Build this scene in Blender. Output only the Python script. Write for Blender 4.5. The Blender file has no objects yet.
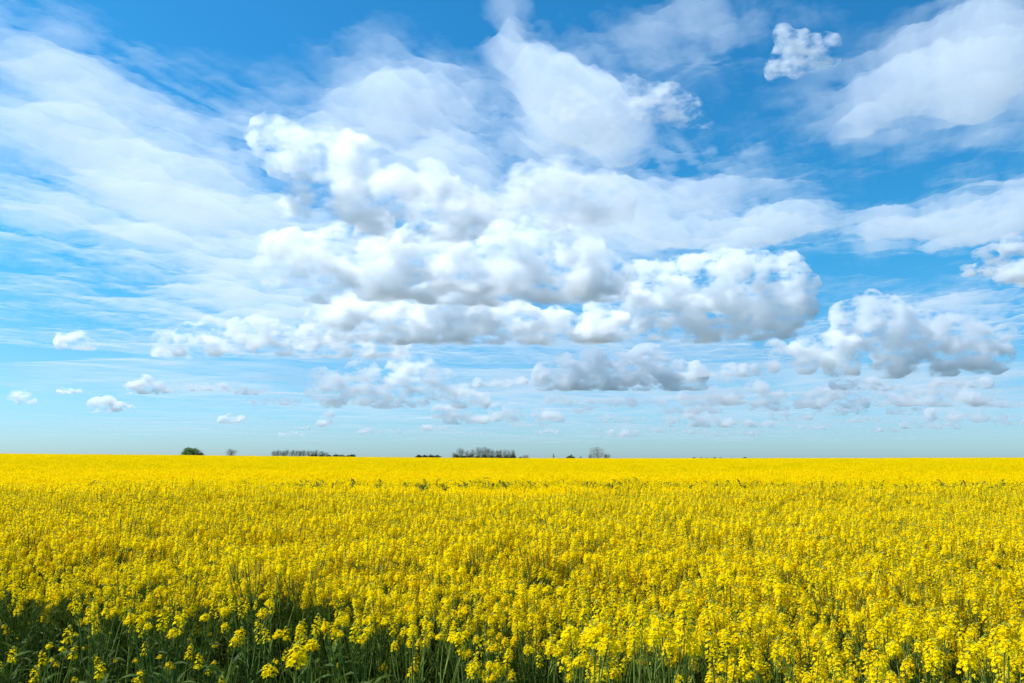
import bpy, math, random
import numpy as np
from mathutils import Vector

# ------------------------------------------------------------------ camera, light, exposure
scene = bpy.context.scene
W, H, F = 1024, 683, 773.0            # picture size and focal length in pixels
EYE = Vector((0.0, 0.0, 2.05))
PITCH = math.radians(8.68)
cam_data = bpy.data.cameras.new('camera')
cam_data.sensor_width = 36.0
cam_data.lens = F / W * 36.0
cam_data.clip_start = 0.05
cam_data.clip_end = 200000.0
cam = bpy.data.objects.new('camera', cam_data)
scene.collection.objects.link(cam)
cam.location = EYE
cam.rotation_euler = (math.pi / 2 + PITCH, 0, 0)
scene.camera = cam

SUN_EL, SUN_AZ = math.radians(55), math.radians(-84)   # azimuth from +Y towards +X: the sun stands to the left
SUN_DIR = Vector((math.sin(SUN_AZ) * math.cos(SUN_EL), math.cos(SUN_AZ) * math.cos(SUN_EL), math.sin(SUN_EL)))
world = bpy.data.worlds.new('World')
scene.world = world
world.use_nodes = True
wn = world.node_tree
wn.nodes.clear()
sky = wn.nodes.new('ShaderNodeTexSky')
sky.sky_type = 'NISHITA'
sky.sun_disc = False
sky.sun_elevation = SUN_EL
sky.sun_rotation = SUN_AZ
sky.altitude = 0
sky.air_density = 1.0
sky.dust_density = 0.4
sky.ozone_density = 2.5
hs = wn.nodes.new('ShaderNodeHueSaturation')
hs.inputs['Saturation'].default_value = 1.25
bg = wn.nodes.new('ShaderNodeBackground')
bg.inputs['Strength'].default_value = 0.112
wo = wn.nodes.new('ShaderNodeOutputWorld')
wn.links.new(sky.outputs[0], hs.inputs['Color'])
# the photograph's sky stays blue down to the horizon: a tint that depends on height alone
wtc = wn.nodes.new('ShaderNodeTexCoord')
wsep = wn.nodes.new('ShaderNodeSeparateXYZ')
wr = wn.nodes.new('ShaderNodeValToRGB')
wr.color_ramp.elements[0].position = 0.0
wr.color_ramp.elements[0].color = (.47, .73, 1.15, 1)
wr.color_ramp.elements[1].position = .5
wr.color_ramp.elements[1].color = (.30, 1.0, 1.08, 1)
for wp, wc in ((.10, (.48, .80, .98, 1)), (.25, (.30, 1.0, 1.08, 1))):
    we = wr.color_ramp.elements.new(wp)
    we.color = wc
wm = wn.nodes.new('ShaderNodeMix')
wm.data_type = 'RGBA'
wm.blend_type = 'MULTIPLY'
wm.inputs[0].default_value = 1.0
wn.links.new(wtc.outputs['Generated'], wsep.inputs[0])
wn.links.new(wsep.outputs['Z'], wr.inputs[0])
wn.links.new(hs.outputs[0], wm.inputs[6])
wn.links.new(wr.outputs[0], wm.inputs[7])
wn.links.new(wm.outputs[2], bg.inputs['Color'])
wn.links.new(bg.outputs[0], wo.inputs['Surface'])

sun_data = bpy.data.lights.new('sun', 'SUN')
sun_data.energy = 5.0
sun_data.angle = math.radians(0.5)
sun_data.color = (1.0, 0.975, 0.94)
sun = bpy.data.objects.new('sun', sun_data)
sun.rotation_euler = SUN_DIR.to_track_quat('Z', 'Y').to_euler()
sun.location = (0, 0, 60)
scene.collection.objects.link(sun)

vs = scene.view_settings
vs.view_transform = 'Standard'
vs.look = 'None'
vs.exposure = 0.46
vs.gamma = 1.0
vs.use_curve_mapping = False
cy = scene.cycles
cy.use_denoising = True
try:
    cy.denoiser = 'OPENIMAGEDENOISE'
except Exception:
    pass
cy.max_bounces = 24
cy.diffuse_bounces = 4
cy.glossy_bounces = 2
cy.transmission_bounces = 4
cy.volume_bounces = 14
cy.transparent_max_bounces = 24
cy.use_adaptive_sampling = True
cy.adaptive_threshold = 0.015

# ------------------------------------------------------------------ helpers
COL = scene.collection
rng = np.random.default_rng(7)
FWD = np.array((0, math.cos(PITCH), math.sin(PITCH)))
UPV = np.array((0, -math.sin(PITCH), math.cos(PITCH)))


def pix_dir(px, py):
    d = FWD + np.array((1.0, 0, 0)) * (px - W / 2) / F - UPV * (py - H / 2) / F
    return d / np.linalg.norm(d)


def pix_at_height(px, py, z):
    """where the ray of a pixel reaches a height above sea level"""
    d = pix_dir(px, py)
    return np.array(EYE) + d * ((z - EYE.z) / d[2])


def _hash(ix, iy, iz, seed):
    h = (ix.astype(np.int64) * 374761393 + iy.astype(np.int64) * 668265263
         + iz.astype(np.int64) * 2147483647 + seed * 974634777) & 0xFFFFFFFF
    h = ((h ^ (h >> 13)) * 1274126177) & 0xFFFFFFFF
    h = h ^ (h >> 16)
    return (h & 0xFFFF) / 65535.0


def noise3(p, seed=0):
    """smooth value noise in -1..1 at an (n,3) array of points"""
    i = np.floor(p)
    f = p - i
    f = f * f * f * (f * (f * 6 - 15) + 10)
    i = i.astype(np.int64)
    out = np.zeros(len(p))
    for dx in (0, 1):
        wx = f[:, 0] if dx else 1 - f[:, 0]
        for dy in (0, 1):
            wy = f[:, 1] if dy else 1 - f[:, 1]
            for dz in (0, 1):
                wz = f[:, 2] if dz else 1 - f[:, 2]
                out += wx * wy * wz * _hash(i[:, 0] + dx, i[:, 1] + dy, i[:, 2] + dz, seed)
    return out * 2 - 1


def fbm(p, octaves=5, gain=0.5, lac=2.03, seed=0):
    out = np.zeros(len(p))
    a, s = 1.0, 0.0
    for o in range(octaves):
        out += a * noise3(p, seed + o * 17)
        s += a
        a *= gain
        p = p * lac + 11.3
    return out / s


def mesh_from(name, verts, faces, mats=(), smooth=False, mat_index=None):
    me = bpy.data.meshes.new(name)
    me.from_pydata([tuple(v) for v in verts], [], [tuple(f) for f in faces])
    for m in mats:
        me.materials.append(m)
    if mat_index is not None:
        me.polygons.foreach_set('material_index', np.asarray(mat_index, dtype=np.int32))
    if smooth:
        me.polygons.foreach_set('use_smooth', np.ones(len(me.polygons), dtype=bool))
    me.update()
    return me


def link(name, data, parent=None, loc=None):
    o = bpy.data.objects.new(name, data)
    COL.objects.link(o)
    if parent is not None:
        o.parent = parent
    if loc is not None:
        o.location = loc
    return o


def tag(o, label=None, cat=None, group=None, kind=None):
    if label:
        o['label'] = label
    if cat:
        o['category'] = cat
    if group:
        o['group'] = group
    if kind:
        o['kind'] = kind
    return o


def material(name):
    m = bpy.data.materials.new(name)
    m.use_nodes = True
    nt = m.node_tree
    nt.nodes.clear()
    out = nt.nodes.new('ShaderNodeOutputMaterial')
    return m, nt, out


# ------------------------------------------------------------------ terrain
def crest_height(x):
    xs = np.array((-400, -199, -140, -82, -40, 0, 60, 130, 199, 400.))
    zs = np.array((3.2, 2.95, 2.45, 1.85, 1.45, 1.15, 1.1, 1.2, 1.4, 1.5))
    return np.interp(x, xs, zs)


def ground_z(x, y):
    x = np.asarray(x, float); y = np.asarray(y, float)
    d = np.hypot(x, y)
    up = np.clip((y - 6) / 294, 0, None)
    rise = np.where(up < 1, up ** 1.15, 1 - np.clip(up - 1, 0, 1.2) ** 2 * 2.2)
    fade = np.clip((d - 420) / 400, 0, 1)
    return crest_height(x * 300 / np.maximum(y, 60) * np.clip(y / 60, 0, 1)) * rise * (1 - fade) - 3.2 * fade


def make_ground():
    rr = np.concatenate([np.linspace(.01, 12, 26), np.geomspace(12.6, 700, 90), np.geomspace(760, 70000, 24)])
    aa = np.linspace(0, 2 * np.pi, 181)[:-1]
    R, A = np.meshgrid(rr, aa, indexing='ij')
    X, Y = R * np.sin(A), R * np.cos(A)
    Zg = ground_z(X, Y) + .02 * noise3(np.stack([X.ravel() * 1.7, Y.ravel() * 1.7, 0 * X.ravel()], 1), 4).reshape(X.shape) * (R < 60)
    V = np.stack([X.ravel(), Y.ravel(), Zg.ravel()], 1)
    n = len(aa)
    i = np.arange(len(rr) - 1)[:, None] * n
    j = np.arange(n)[None, :]
    k = (j + 1) % n
    Fq = np.stack([i + j, i + n + j, i + n + k, i + k], -1).reshape(-1, 4)
    m, nt, out = material('soil_and_meadow')
    b = nt.nodes.new('ShaderNodeBsdfPrincipled')
    b.inputs['Roughness'].default_value = .95
    tc = nt.nodes.new('ShaderNodeTexCoord')
    n1 = nt.nodes.new('ShaderNodeTexNoise'); n1.inputs['Scale'].default_value = 6; n1.inputs['Detail'].default_value = 8
    n2 = nt.nodes.new('ShaderNodeTexNoise'); n2.inputs['Scale'].default_value = .004; n2.inputs['Detail'].default_value = 7
    r1 = nt.nodes.new('ShaderNodeValToRGB')
    r1.color_ramp.elements[0].color = (.030, .024, .014, 1); r1.color_ramp.elements[0].position = .3
    r1.color_ramp.elements[1].color = (.062, .066, .030, 1); r1.color_ramp.elements[1].position = .7
    r2 = nt.nodes.new('ShaderNodeValToRGB')
    r2.color_ramp.elements[0].color = (.03, .05, .025, 1); r2.color_ramp.elements[0].position = .35
    r2.color_ramp.elements[1].color = (.055, .06, .04, 1); r2.color_ramp.elements[1].position = .65
    ln = nt.nodes.new('ShaderNodeVectorMath'); ln.operation = 'LENGTH'
    mr = nt.nodes.new('ShaderNodeMapRange'); mr.inputs['From Min'].default_value = 330; mr.inputs['From Max'].default_value = 420
    mx = nt.nodes.new('ShaderNodeMix'); mx.data_type = 'RGBA'
    L = nt.links.new
    L(tc.outputs['Object'], n1.inputs['Vector']); L(tc.outputs['Object'], n2.inputs['Vector']); L(tc.outputs['Object'], ln.inputs[0])
    L(n1.outputs[0], r1.inputs[0]); L(n2.outputs[0], r2.inputs[0]); L(ln.outputs['Value'], mr.inputs['Value'])
    L(mr.outputs[0], mx.inputs[0]); L(r1.outputs[0], mx.inputs[6]); L(r2.outputs[0], mx.inputs[7])
    L(mx.outputs[2], b.inputs['Base Color']); L(b.outputs[0], out.inputs['Surface'])
    o = link('ground', mesh_from('ground', V, Fq, [m], True))
    tag(o, 'dark soil under the rapeseed and land running to the horizon', 'ground', kind='structure')


make_ground()

# ------------------------------------------------------------------ clouds
def cloud_material(name, density, g=0.45, size=None, cut=.40, seed=0, col=(.978, .990, 1.0)):
    """water droplets; with a size the vapour is torn by noise of that many metres"""
    m, nt, out = material(name)
    v = nt.nodes.new('ShaderNodeVolumePrincipled')
    v.inputs['Color'].default_value = (*col, 1)
    v.inputs['Density'].default_value = density
    v.inputs['Anisotropy'].default_value = g
    nt.links.new(v.outputs[0], out.inputs['Volume'])
    if size:
        tc = nt.nodes.new('ShaderNodeTexCoord')
        mp = nt.nodes.new('ShaderNodeMapping')
        mp.inputs['Location'].default_value = (seed * 3.7, seed * 1.9, 0)
        mp.inputs['Scale'].default_value = (1 / size, 1 / size, 1.7 / size)
        nz = nt.nodes.new('ShaderNodeTexNoise')
        nz.inputs['Scale'].default_value = 1.0
        nz.inputs['Detail'].default_value = 7
        nz.inputs['Roughness'].default_value = .655
        mr = nt.nodes.new('ShaderNodeMapRange')
        mr.inputs['From Min'].default_value = cut
        mr.inputs['From Max'].default_value = cut + .30
        mr.inputs['To Min'].default_value = 0
        mr.inputs['To Max'].default_value = density
        nt.links.new(tc.outputs['Object'], mp.inputs['Vector'])
        nt.links.new(mp.outputs[0], nz.inputs['Vector'])
        nt.links.new(nz.outputs[0], mr.inputs['Value'])
        nt.links.new(mr.outputs[0], v.inputs['Density'])
        m.cycles.volume_step_rate = .3
    return m


_ico = None


def ico():
    global _ico
    if _ico is None:
        import bmesh
        bm = bmesh.new()
        bmesh.ops.create_icosphere(bm, subdivisions=2, radius=1)
        v = np.array([q.co for q in bm.verts])
        f = np.array([[q.index for q in fc.verts] for fc in bm.faces])
        bm.free()
        _ico = (v, f)
    return _ico


BASE = 1250.0   # height of the cumulus bases


def cumulus(puffs, base_py, label, tau=9.0, seed=0, rough=1.0, flat=0.16, base=BASE, res=1.5, deep=1.0, group='cumulus clouds drifting over the field', sprout=1.0, fill=True, shrink=1.0, cut=.49):
    """puffs: (px, py, radius in px). The base row gives the distance: all bases float at one height."""
    r = np.random.default_rng(1000 + seed)
    cx = sum(p[0] * p[2] for p in puffs) / sum(p[2] for p in puffs)
    p0 = pix_at_height(cx, base_py, base)
    dist = np.linalg.norm(p0 - np.array(EYE))
    mpp = dist / F                               # metres per pixel there
    spheres = []
    full = []
    puffs = [(a_, b_ + (1 - shrink) * .5 * c_, c_ * shrink) for a_, b_, c_ in puffs]
    if fill:                                     # lumps down to the flat base
        puffs = list(puffs)
        for p in list(puffs):
            yb = base_py - .75 * p[2]
            if yb - p[1] > .35 * p[2]:
                puffs.append((p[0] + r.uniform(-.4, .4) * p[2], .5 * p[1] + .5 * yb if yb - p[1] > 1.4 * p[2] else yb, p[2] * r.uniform(.7, .95)))
    for i, p in enumerate(puffs):                # lumps in between keep the cloud in one piece
        full.append((*p, True))
        if i:
            q = min(full[:-1], key=lambda o_: (o_[0] - p[0]) ** 2 + (o_[1] - p[1]) ** 2)
            full.append(((p[0] + q[0]) / 2, (p[1] + q[1]) / 2 + .1 * p[2], .62 * min(p[2], q[2]), False))
    for (px, py, rp, main) in full:
        d = pix_dir(px, py)
        t = (p0[1] / d[1]) * (1 + (r.uniform(-.4, .4) * rp * deep / F if main else 0))
        c = np.array(EYE) + d * t
        R = rp * mpp
        spheres.append((c, R * 1.55))
        if not main:
            continue
        # fore and aft lumps give the cloud its depth
        for k in range(2):
            off = r.normal(size=3) * np.array((.5, .9 * deep, .15)) * R
            spheres.append((c + off, R * r.uniform(.55, .8)))
        n1 = int(10 * sprout)
        for k in range(n1):
            v = r.normal(size=3)
            v[2] = abs(v[2]) * 1.0 - .25
            v /= np.linalg.norm(v)
            R1 = R * r.uniform(.28, .5)
            c1 = c + v * R * r.uniform(.62, .92)
            spheres.append((c1, R1))
            for j in range(4):
                w = v + r.normal(size=3) * .7
                w /= np.linalg.norm(w)
                spheres.append((c1 + w * R1 * .8, R1 * r.uniform(.3, .5)))
    iv, iface = ico()
    vs_, fs_ = [], []
    for i, (c, R) in enumerate(spheres):
        vs_.append(iv * R + (c - p0))
        fs_.append(iface + i * len(iv))
    V = np.vstack(vs_)
    Fc = np.vstack(fs_)
    me = mesh_from('cloud_lumps', V, Fc)
    tmp = link('cloud_lumps', me)
    mod = tmp.modifiers.new('union', 'REMESH')
    mod.mode = 'VOXEL'
    ext = V.max(0) - V.min(0)
    vox = max(mpp * res, ext.max() / 330)
    mod.voxel_size = vox
    dg = bpy.context.evaluated_depsgraph_get()
    out = bpy.data.meshes.new_from_object(tmp.evaluated_get(dg))
    bpy.data.objects.remove(tmp)
    bpy.data.meshes.remove(me)
    n = len(out.vertices)
    co = np.empty(n * 3)
    out.vertices.foreach_get('co', co)
    co = co.reshape(-1, 3)
    nn = np.empty(n * 3)
    out.vertices.foreach_get('normal', nn)
    nn = nn.reshape(-1, 3)
    Rm = np.mean([p[2] for p in puffs]) * mpp
    q = co / Rm + seed * 7.7
    d = np.zeros(n)
    a, s = .20, 1.6
    for o in range(5):                           # billows: folded noise has round tops and sharp creases
        d += a * (1 - 2 * np.abs(noise3(q * s + 3.1 * o, seed + o)))
        a *= .56
        s *= 2.05
    d += .10 * noise3(q * 14, seed + 9) * rough
    co = co + nn * (d * Rm * .8 * rough)[:, None]
    low = co[:, 2] < 0
    co[low, 2] *= flat
    co[low, 2] += (fbm(q[low] * np.array((1.2, 1.2, 0)), 4, seed=seed + 5) * Rm * .10)
    out.vertices.foreach_set('co', co.ravel())
    out.update()
    tmp = link('cloud_lumps', out)               # a second pass closes folds where billows cross
    mod = tmp.modifiers.new('union', 'REMESH')
    mod.mode = 'VOXEL'
    mod.voxel_size = vox * 1.05
    bpy.context.view_layer.update()
    out2 = bpy.data.meshes.new_from_object(tmp.evaluated_get(bpy.context.evaluated_depsgraph_get()))
    bpy.data.objects.remove(tmp)
    bpy.data.meshes.remove(out)
    out = out2
    out.materials.clear()
    out.materials.append(cloud_material('cloud_droplets', 1.0 * tau * (1 if base_py < 395 else .7) / (1.3 * Rm), size=Rm * (2.0 if Rm / mpp > 9 else 3.0), cut=cut if Rm / mpp > 9 else min(cut, .475), seed=seed))
    out.name = 'cloud'
    o = link('cloud', out, loc=tuple(p0))
    tag(o, label, 'cloud', group)
    return o


def blob(px, py, cx, cy, rx, ry, ang=0.0, p=2.0):
    a = math.radians(ang)
    x, y = px - cx, py - cy
    u = (x * math.cos(a) + y * math.sin(a)) / rx
    v = (-x * math.sin(a) + y * math.cos(a)) / ry
    return np.exp(-((u * u + v * v) ** (p / 2)))


CL = [
 # upper bank
 ('long white cloud bank trailing off from the upper left of the central cloud mass', 236, 6, dict(seed=1, fill=False),
  [(272,138,15),(292,152,20),(318,165,25),(345,172,26),(330,195,24),(300,180,16),(285,196,14),(370,200,26),(405,208,28),(440,212,26),(425,184,16),(465,216,18)]),
 ('soft pale grey cloud in the middle of the upper cloud bank', 224, 4, dict(seed=2, fill=False),
  [(498,202,17),(528,196,22),(560,194,24),(592,198,22),(618,206,13)]),
 ('broad puffy white cloud with grey base in the centre of the sky', 300, 8, dict(seed=3, cut=.475),
  [(275,250,12),(292,254,16),(322,262,20),(352,248,20),(385,268,26),(420,254,22),(455,268,28),(498,262,28),(540,256,27),(575,266,25),(605,280,20),(500,284,20),(430,282,18),(560,288,16)]),
 ('bright white heaped cloud with dark grey base just below the sky centre', 342, 9, dict(seed=4, cut=.475),
  [(325,318,13),(355,314,17),(388,320,18),(412,312,16),(440,308,20),(462,312,17),(490,326,17),(520,326,17),(555,330,15),(590,334,13)]),
 ('largest grey-bottomed cumulus cloud with bright rounded tops right of the sky centre', 340, 9.5, dict(seed=5, cut=.485, shrink=.82),
  [(610,305,20),(640,290,24),(664,268,12),(685,285,26),(722,272,22),(752,274,22),(785,276,20),(802,284,13),(745,300,26),(700,310,22),(655,318,18),(780,305,18),(620,325,14)]),
 ('cumulus cloud with pale crest over the right end of the field', 376, 8.5, dict(seed=6, cut=.485, shrink=.80),
  [(775,350,9),(805,352,13),(838,348,17),(850,318,15),(868,304,12),(885,320,20),(900,345,20),(925,335,20),(955,335,18),(975,340,15),(998,352,10),(940,358,12)]),
 ('isolated grey cloud with lit crest hanging below the large cumulus', 390, 8.5, dict(seed=7, cut=.475, shrink=.85),
  [(545,374,10),(566,368,13),(592,366,15),(620,370,15),(648,362,16),(672,370,12),(695,373,10),(630,378,10)]),
 ('thin flat grey and white cloud strip below the left of the cloud mass', 357, 6, dict(seed=8),
  [(165,342,8),(190,338,10),(212,332,11),(238,334,10),(262,330,12),(285,338,10),(310,342,12),(340,344,11),(370,346,10),(400,350,8)]),
 ('low puffy cloud with ragged white tops over the horizon left of centre', 408, 7, dict(seed=9),
  [(318,380,9),(338,386,11),(362,378,13),(385,388,12),(405,374,13),(425,374,12),(445,384,10),(462,396,8),(480,398,7)]),
 # small and far ones
 ('small white cloud puff beside the left picture edge above a paler strip', 349, 6, dict(seed=10), [(66,341,6),(80,342,7),(92,346,4)]),
 ('small lumpy cloud low on the left between two smaller puffs', 394, 5, dict(seed=11), [(130,388,4),(145,384,6),(158,388,5),(172,391,3)]),
 ('small flat-bottomed white cloud low on the left', 412, 7, dict(seed=12), [(96,405,5),(108,404,5),(120,408,4),(131,410,3)]),
 ('tiny cloud puff at the left picture edge low in the sky', 404, 5, dict(seed=13), [(14,397,4),(23,399,5),(31,402,3)]),
 ('tiny white cloud above the grey leafless bush on the horizon', 423, 7, dict(seed=14), [(222,420,3),(231,419,4),(241,420,3.5)]),
 ('tiny upright cloud puff between the bare grove and the low hedge', 427, 4, dict(seed=15), [(322,423,3.5),(327,418,4),(330,414,3)]),
 ('tiny faint cloud speck low above the row of bare shrubs', 435, 4, dict(seed=16), [(361,432,3),(368,432,3.4)]),
 ('pinkish white cloud puff above the dense bare grove', 424, 6, dict(seed=17), [(440,413,6),(455,412,7),(470,416,6),(484,419,4)]),
 ('two-lobed white cloud puff above the end of the dense grove', 422, 6, dict(seed=18), [(497,411,6),(510,412,7),(522,418,4),(545,414,8),(558,418,5)]),
 ('tiny cloud pair just left of the lone bare tree', 437, 5, dict(seed=19), [(600,433,3.4),(612,433,3),(624,431,5),(634,434,3.4)]),
 ('small low cloud bank right of the isolated grey cloud', 405, 6, dict(seed=20), [(690,397,7),(712,394,9),(735,390,10),(758,393,9),(778,398,6)]),
 ('faint pink cloud strip low above the far field edge right of centre', 427, 5, dict(seed=21), [(672,417,5),(690,418,6),(708,416,6),(725,422,5),(745,425,5),(768,427,4)]),
 ('small white-topped cloud below the left end of the right-hand cumulus', 408, 7, dict(seed=22), [(800,400,6),(818,398,7),(835,397,8),(852,400,7),(864,404,4)]),
 ('long low white cloud strip beneath the right-hand cumulus', 406, 6, dict(seed=23), [(880,398,6),(902,396,7),(925,395,8),(948,394,8),(970,397,7),(992,401,5)]),
 ('faint low cloud strip at the right end of the horizon', 422, 5, dict(seed=24), [(930,414,4),(955,418,5),(980,417,5),(1000,419,4)]),
 # high ones near the top
 ('small ragged white cloud alone in blue sky near the top right', 82, 1.7, dict(seed=25, rough=1.5, cut=.50), [(772,68,5),(781,60,7),(790,48,9),(783,34,6),(801,44,8),(812,50,7),(822,42,6),(834,41,4.5),(798,61,6)]),
 ('torn white cloud below the tall streak at the top centre', 128, 2.4, dict(seed=26, rough=1.5, cut=.50, fill=False), [(575,112,15),(600,122,14),(618,108,10),(632,92,10),(648,102,12),(668,104,12),(688,112,10),(704,118,6)]),
 ('little white cloud tatter by the right edge below the lens-shaped veil', 264, 3.5, dict(seed=27, rough=1.4), [(982,258,6),(993,256,7),(1003,260,4)]),
 ('thin white cloud sliver by the right edge lowest of the tatters', 276, 3.5, dict(seed=28, rough=1.4), [(966,271,4),(978,271,4.5),(990,272,3.5)]),
 ('white cloud fragment cut by the right picture edge', 284, 5, dict(seed=29, rough=1.3), [(1014,247,7),(1022,262,8),(1012,275,9),(1028,272,10)]),
]
for label, bpy_, tau, kw, puffs in CL:
    cumulus(puffs, bpy_, label, tau=tau, **kw)


# scraps strewn low over the horizon
SCRAPS = [(205,388,26,3.5),(250,392,14,3),(292,434,10,2.5),(300,428,8,2),(390,432,9,2.5),(412,404,12,4),(560,402,12,4),(585,410,7,3.5),(645,402,16,4),
          (660,430,14,2.6),(695,432,10,2.4),(790,418,18,3),(815,428,14,2.6),(860,420,18,3),(885,430,12,2.4),(905,412,14,3),(545,432,10,2.4),(480,434,9,2.2),(350,402,14,4),(70,392,9,2.5),(1010,424,12,2.6),(770,408,16,3.4),
          (500,384,22,4.5),(730,372,26,5),(860,386,24,4.5),(960,384,26,4.5),(610,404,22,4),(690,410,26,4),(530,424,18,3.4),(620,420,22,3.2),(740,434,24,2.6),(840,412,24,3.6),(930,426,26,3),(440,428,16,3),(275,402,20,3.4),(1000,404,18,4)]
for i, (px, py, hw, rr_) in enumerate(SCRAPS):
    q = np.random.default_rng(300 + i)
    cumulus([(px + u * hw, py + q.uniform(-.6, .4) * rr_, rr_ * q.uniform(.7, 1.15)) for u in np.linspace(-1, 1, max(3, int(hw / rr_)))],
            py + rr_ * .9, 'faint little flat cloud scrap low over the horizon', tau=3.6, seed=60 + i, fill=False, group='faint cloud scraps low over the horizon')


def veil(VEIL, Z, el0, el1, naz, nel, dens, label, seed=0, fine=1.0):
    """thin layer cloud: one closed sheet whose thickness follows the wisps, Z metres up"""
    az = np.radians(np.linspace(-46, 46, naz))
    el = np.radians(el0 + (el1 - el0) * np.linspace(0, 1, nel) ** 1.1)
    A, E = np.meshgrid(az, el)
    D = Z / np.tan(E)
    X, Y = D * np.sin(A), D * np.cos(A)
    # the pixel each column is seen in, for laying out the wisps
    vx, vy, vz = np.sin(A) * np.cos(E), np.cos(A) * np.cos(E), np.sin(E)
    depth = vy * FWD[1] + vz * FWD[2]
    px = W / 2 + F * vx / depth
    py = H / 2 - F * (vy * UPV[1] + vz * UPV[2]) / depth
    P = np.stack([X.ravel(), Y.ravel(), np.zeros(X.size)], 1) / 1000.0 * fine + seed
    wpx = px + 36 * fbm(P * .55, 4, seed=50).reshape(px.shape)
    wpy = py + 22 * fbm(P * .55, 4, seed=60).reshape(px.shape)
    m = np.zeros_like(px)
    for (cx, cy, rx, ry, ang, wgt) in VEIL:
        m += wgt * blob(wpx, wpy, cx, cy, rx, ry, ang, 2.0)
    m = np.clip(m, 0, 1.6)
    # fibres: noise drawn out along one direction over the ground
    def streak(ang, sx, sy, seed, oc=5):
        a = math.radians(ang)
        u = P[:, 0] * math.cos(a) + P[:, 1] * math.sin(a)
        v = -P[:, 0] * math.sin(a) + P[:, 1] * math.cos(a)
        warp = .5 * fbm(P * .35, 3, seed=seed + 40)
        return fbm(np.stack([u * sx + warp, v * sy + warp * 2, np.zeros(len(u))], 1), oc, .55, seed=seed).reshape(px.shape)
    s1 = streak(62, .16, .95, 3)
    s2 = fbm(P * .5, 6, .55, seed=21).reshape(px.shape)
    s3 = fbm(P * 1.6, 5, .6, seed=33).reshape(px.shape)
    s4 = streak(62, .45, 4.2, 9)
    tex = .60 + .55 * s1 + .70 * s2 + .55 * s3 + .32 * s4
    T = m * np.clip(tex, .03, 2) + .75 * np.clip(m - .8, 0, 1)
    T = np.clip(T - .05, 0, None)
    T = T * np.sin(E) * 1500.0
    keep = T > 0.5
    idx = -np.ones(keep.shape, dtype=np.int64)
    cell = keep[:-1, :-1] | keep[1:, :-1] | keep[:-1, 1:] | keep[1:, 1:]
    used = np.zeros_like(keep)
    used[:-1, :-1] |= cell; used[1:, :-1] |= cell; used[:-1, 1:] |= cell; used[1:, 1:] |= cell
    # border vertices pinch the sheet shut
    pin = np.ones_like(keep)
    pin[:-1, :-1] &= cell; pin[1:, :-1] &= cell; pin[:-1, 1:] &= cell; pin[1:, 1:] &= cell
    pin[0] = pin[-1] = False
    pin[:, 0] = pin[:, -1] = False
    T = np.where(pin, np.maximum(T, 1.0), 0)
    idx[used] = np.arange(used.sum())
    n = used.sum()
    base = Z + 250 * s2[used]
    top = np.stack([X[used], Y[used], base + T[used] * .5], 1)
    bot = np.stack([X[used], Y[used], base - T[used] * .5], 1)
    free = T[used] <= 0                             # top and bottom share the border vertices
    bidx = np.arange(n) + n
    bidx[free] = np.arange(n)[free]
    ii = np.argwhere(cell)
    a = idx[ii[:, 0], ii[:, 1]]; b = idx[ii[:, 0], ii[:, 1] + 1]
    c = idx[ii[:, 0] + 1, ii[:, 1] + 1]; d = idx[ii[:, 0] + 1, ii[:, 1]]
    ft = np.stack([a, d, c, b], 1)
    fb = np.stack([bidx[a], bidx[b], bidx[c], bidx[d]], 1)
    # split quads so that the pinched rim stays closed
    tri = np.vstack([ft[:, [0, 1, 2]], ft[:, [0, 2, 3]], fb[:, [0, 1, 2]], fb[:, [0, 2, 3]]])
    rim = np.concatenate([free, free])
    bad = rim[tri].all(1) | (tri[:, 0] == tri[:, 1]) | (tri[:, 1] == tri[:, 2]) | (tri[:, 0] == tri[:, 2])
    me = bpy.data.meshes.new('veil_cloud')
    V = np.vstack([top, bot])
    tri = tri[~bad]
    me.vertices.add(len(V)); me.vertices.foreach_set('co', V.ravel())
    me.loops.add(len(tri) * 3); me.loops.foreach_set('vertex_index', tri.ravel().astype(np.int32))
    me.polygons.add(len(tri)); me.polygons.foreach_set('loop_start', np.arange(0, len(tri) * 3, 3, dtype=np.int32))
    me.update(calc_edges=True)
    me.validate()
    me.materials.append(cloud_material('ice_cloud', dens, g=.15, col=(.94, .975, 1.0)))
    o = link('veil_cloud', me)
    tag(o, label, 'cloud', kind='stuff')
    return o


VEIL_HIGH = [  # px, py, rx, ry, angle, weight
 (45,80,105,62,18,.62),(120,165,170,85,22,.60),(60,215,180,55,4,.62),(240,215,140,85,18,.5),(230,120,70,40,30,.35),
 (395,92,85,42,15,.95),(360,125,60,30,0,.55),(516,28,20,55,-20,.95),(555,95,34,50,-35,1.0),(600,125,52,35,10,.8),(480,120,90,40,10,.45),
 (650,40,120,40,-10,.42),(720,30,90,30,-5,.3),(540,170,200,55,5,.7),(620,215,140,38,0,.65),
 (955,75,120,50,-14,1.05),(1000,35,80,42,-25,.55),(870,115,50,10,-20,.5),(1000,118,55,20,10,.55),
 (930,224,72,15,-5,2.0),(990,212,55,18,-10,1.1),(1005,205,60,28,-15,.6),(765,229,80,10,-8,1.3),(812,210,28,9,-20,.5),(720,240,70,12,0,.5),
 (690,185,70,40,10,.3),(120,300,190,16,4,.42),(60,345,230,22,0,.40),(300,290,140,55,0,.55),(450,330,300,50,0,.45),
 (960,305,130,22,-5,.75),(990,330,90,24,0,.6),(700,345,160,20,0,.4),(500,240,220,60,0,.5),
]
veil(VEIL_HIGH, 7000.0, 7.0, 46, 620, 400, .00090, 'high thin streaky white veil cloud spread across the blue sky')
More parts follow.
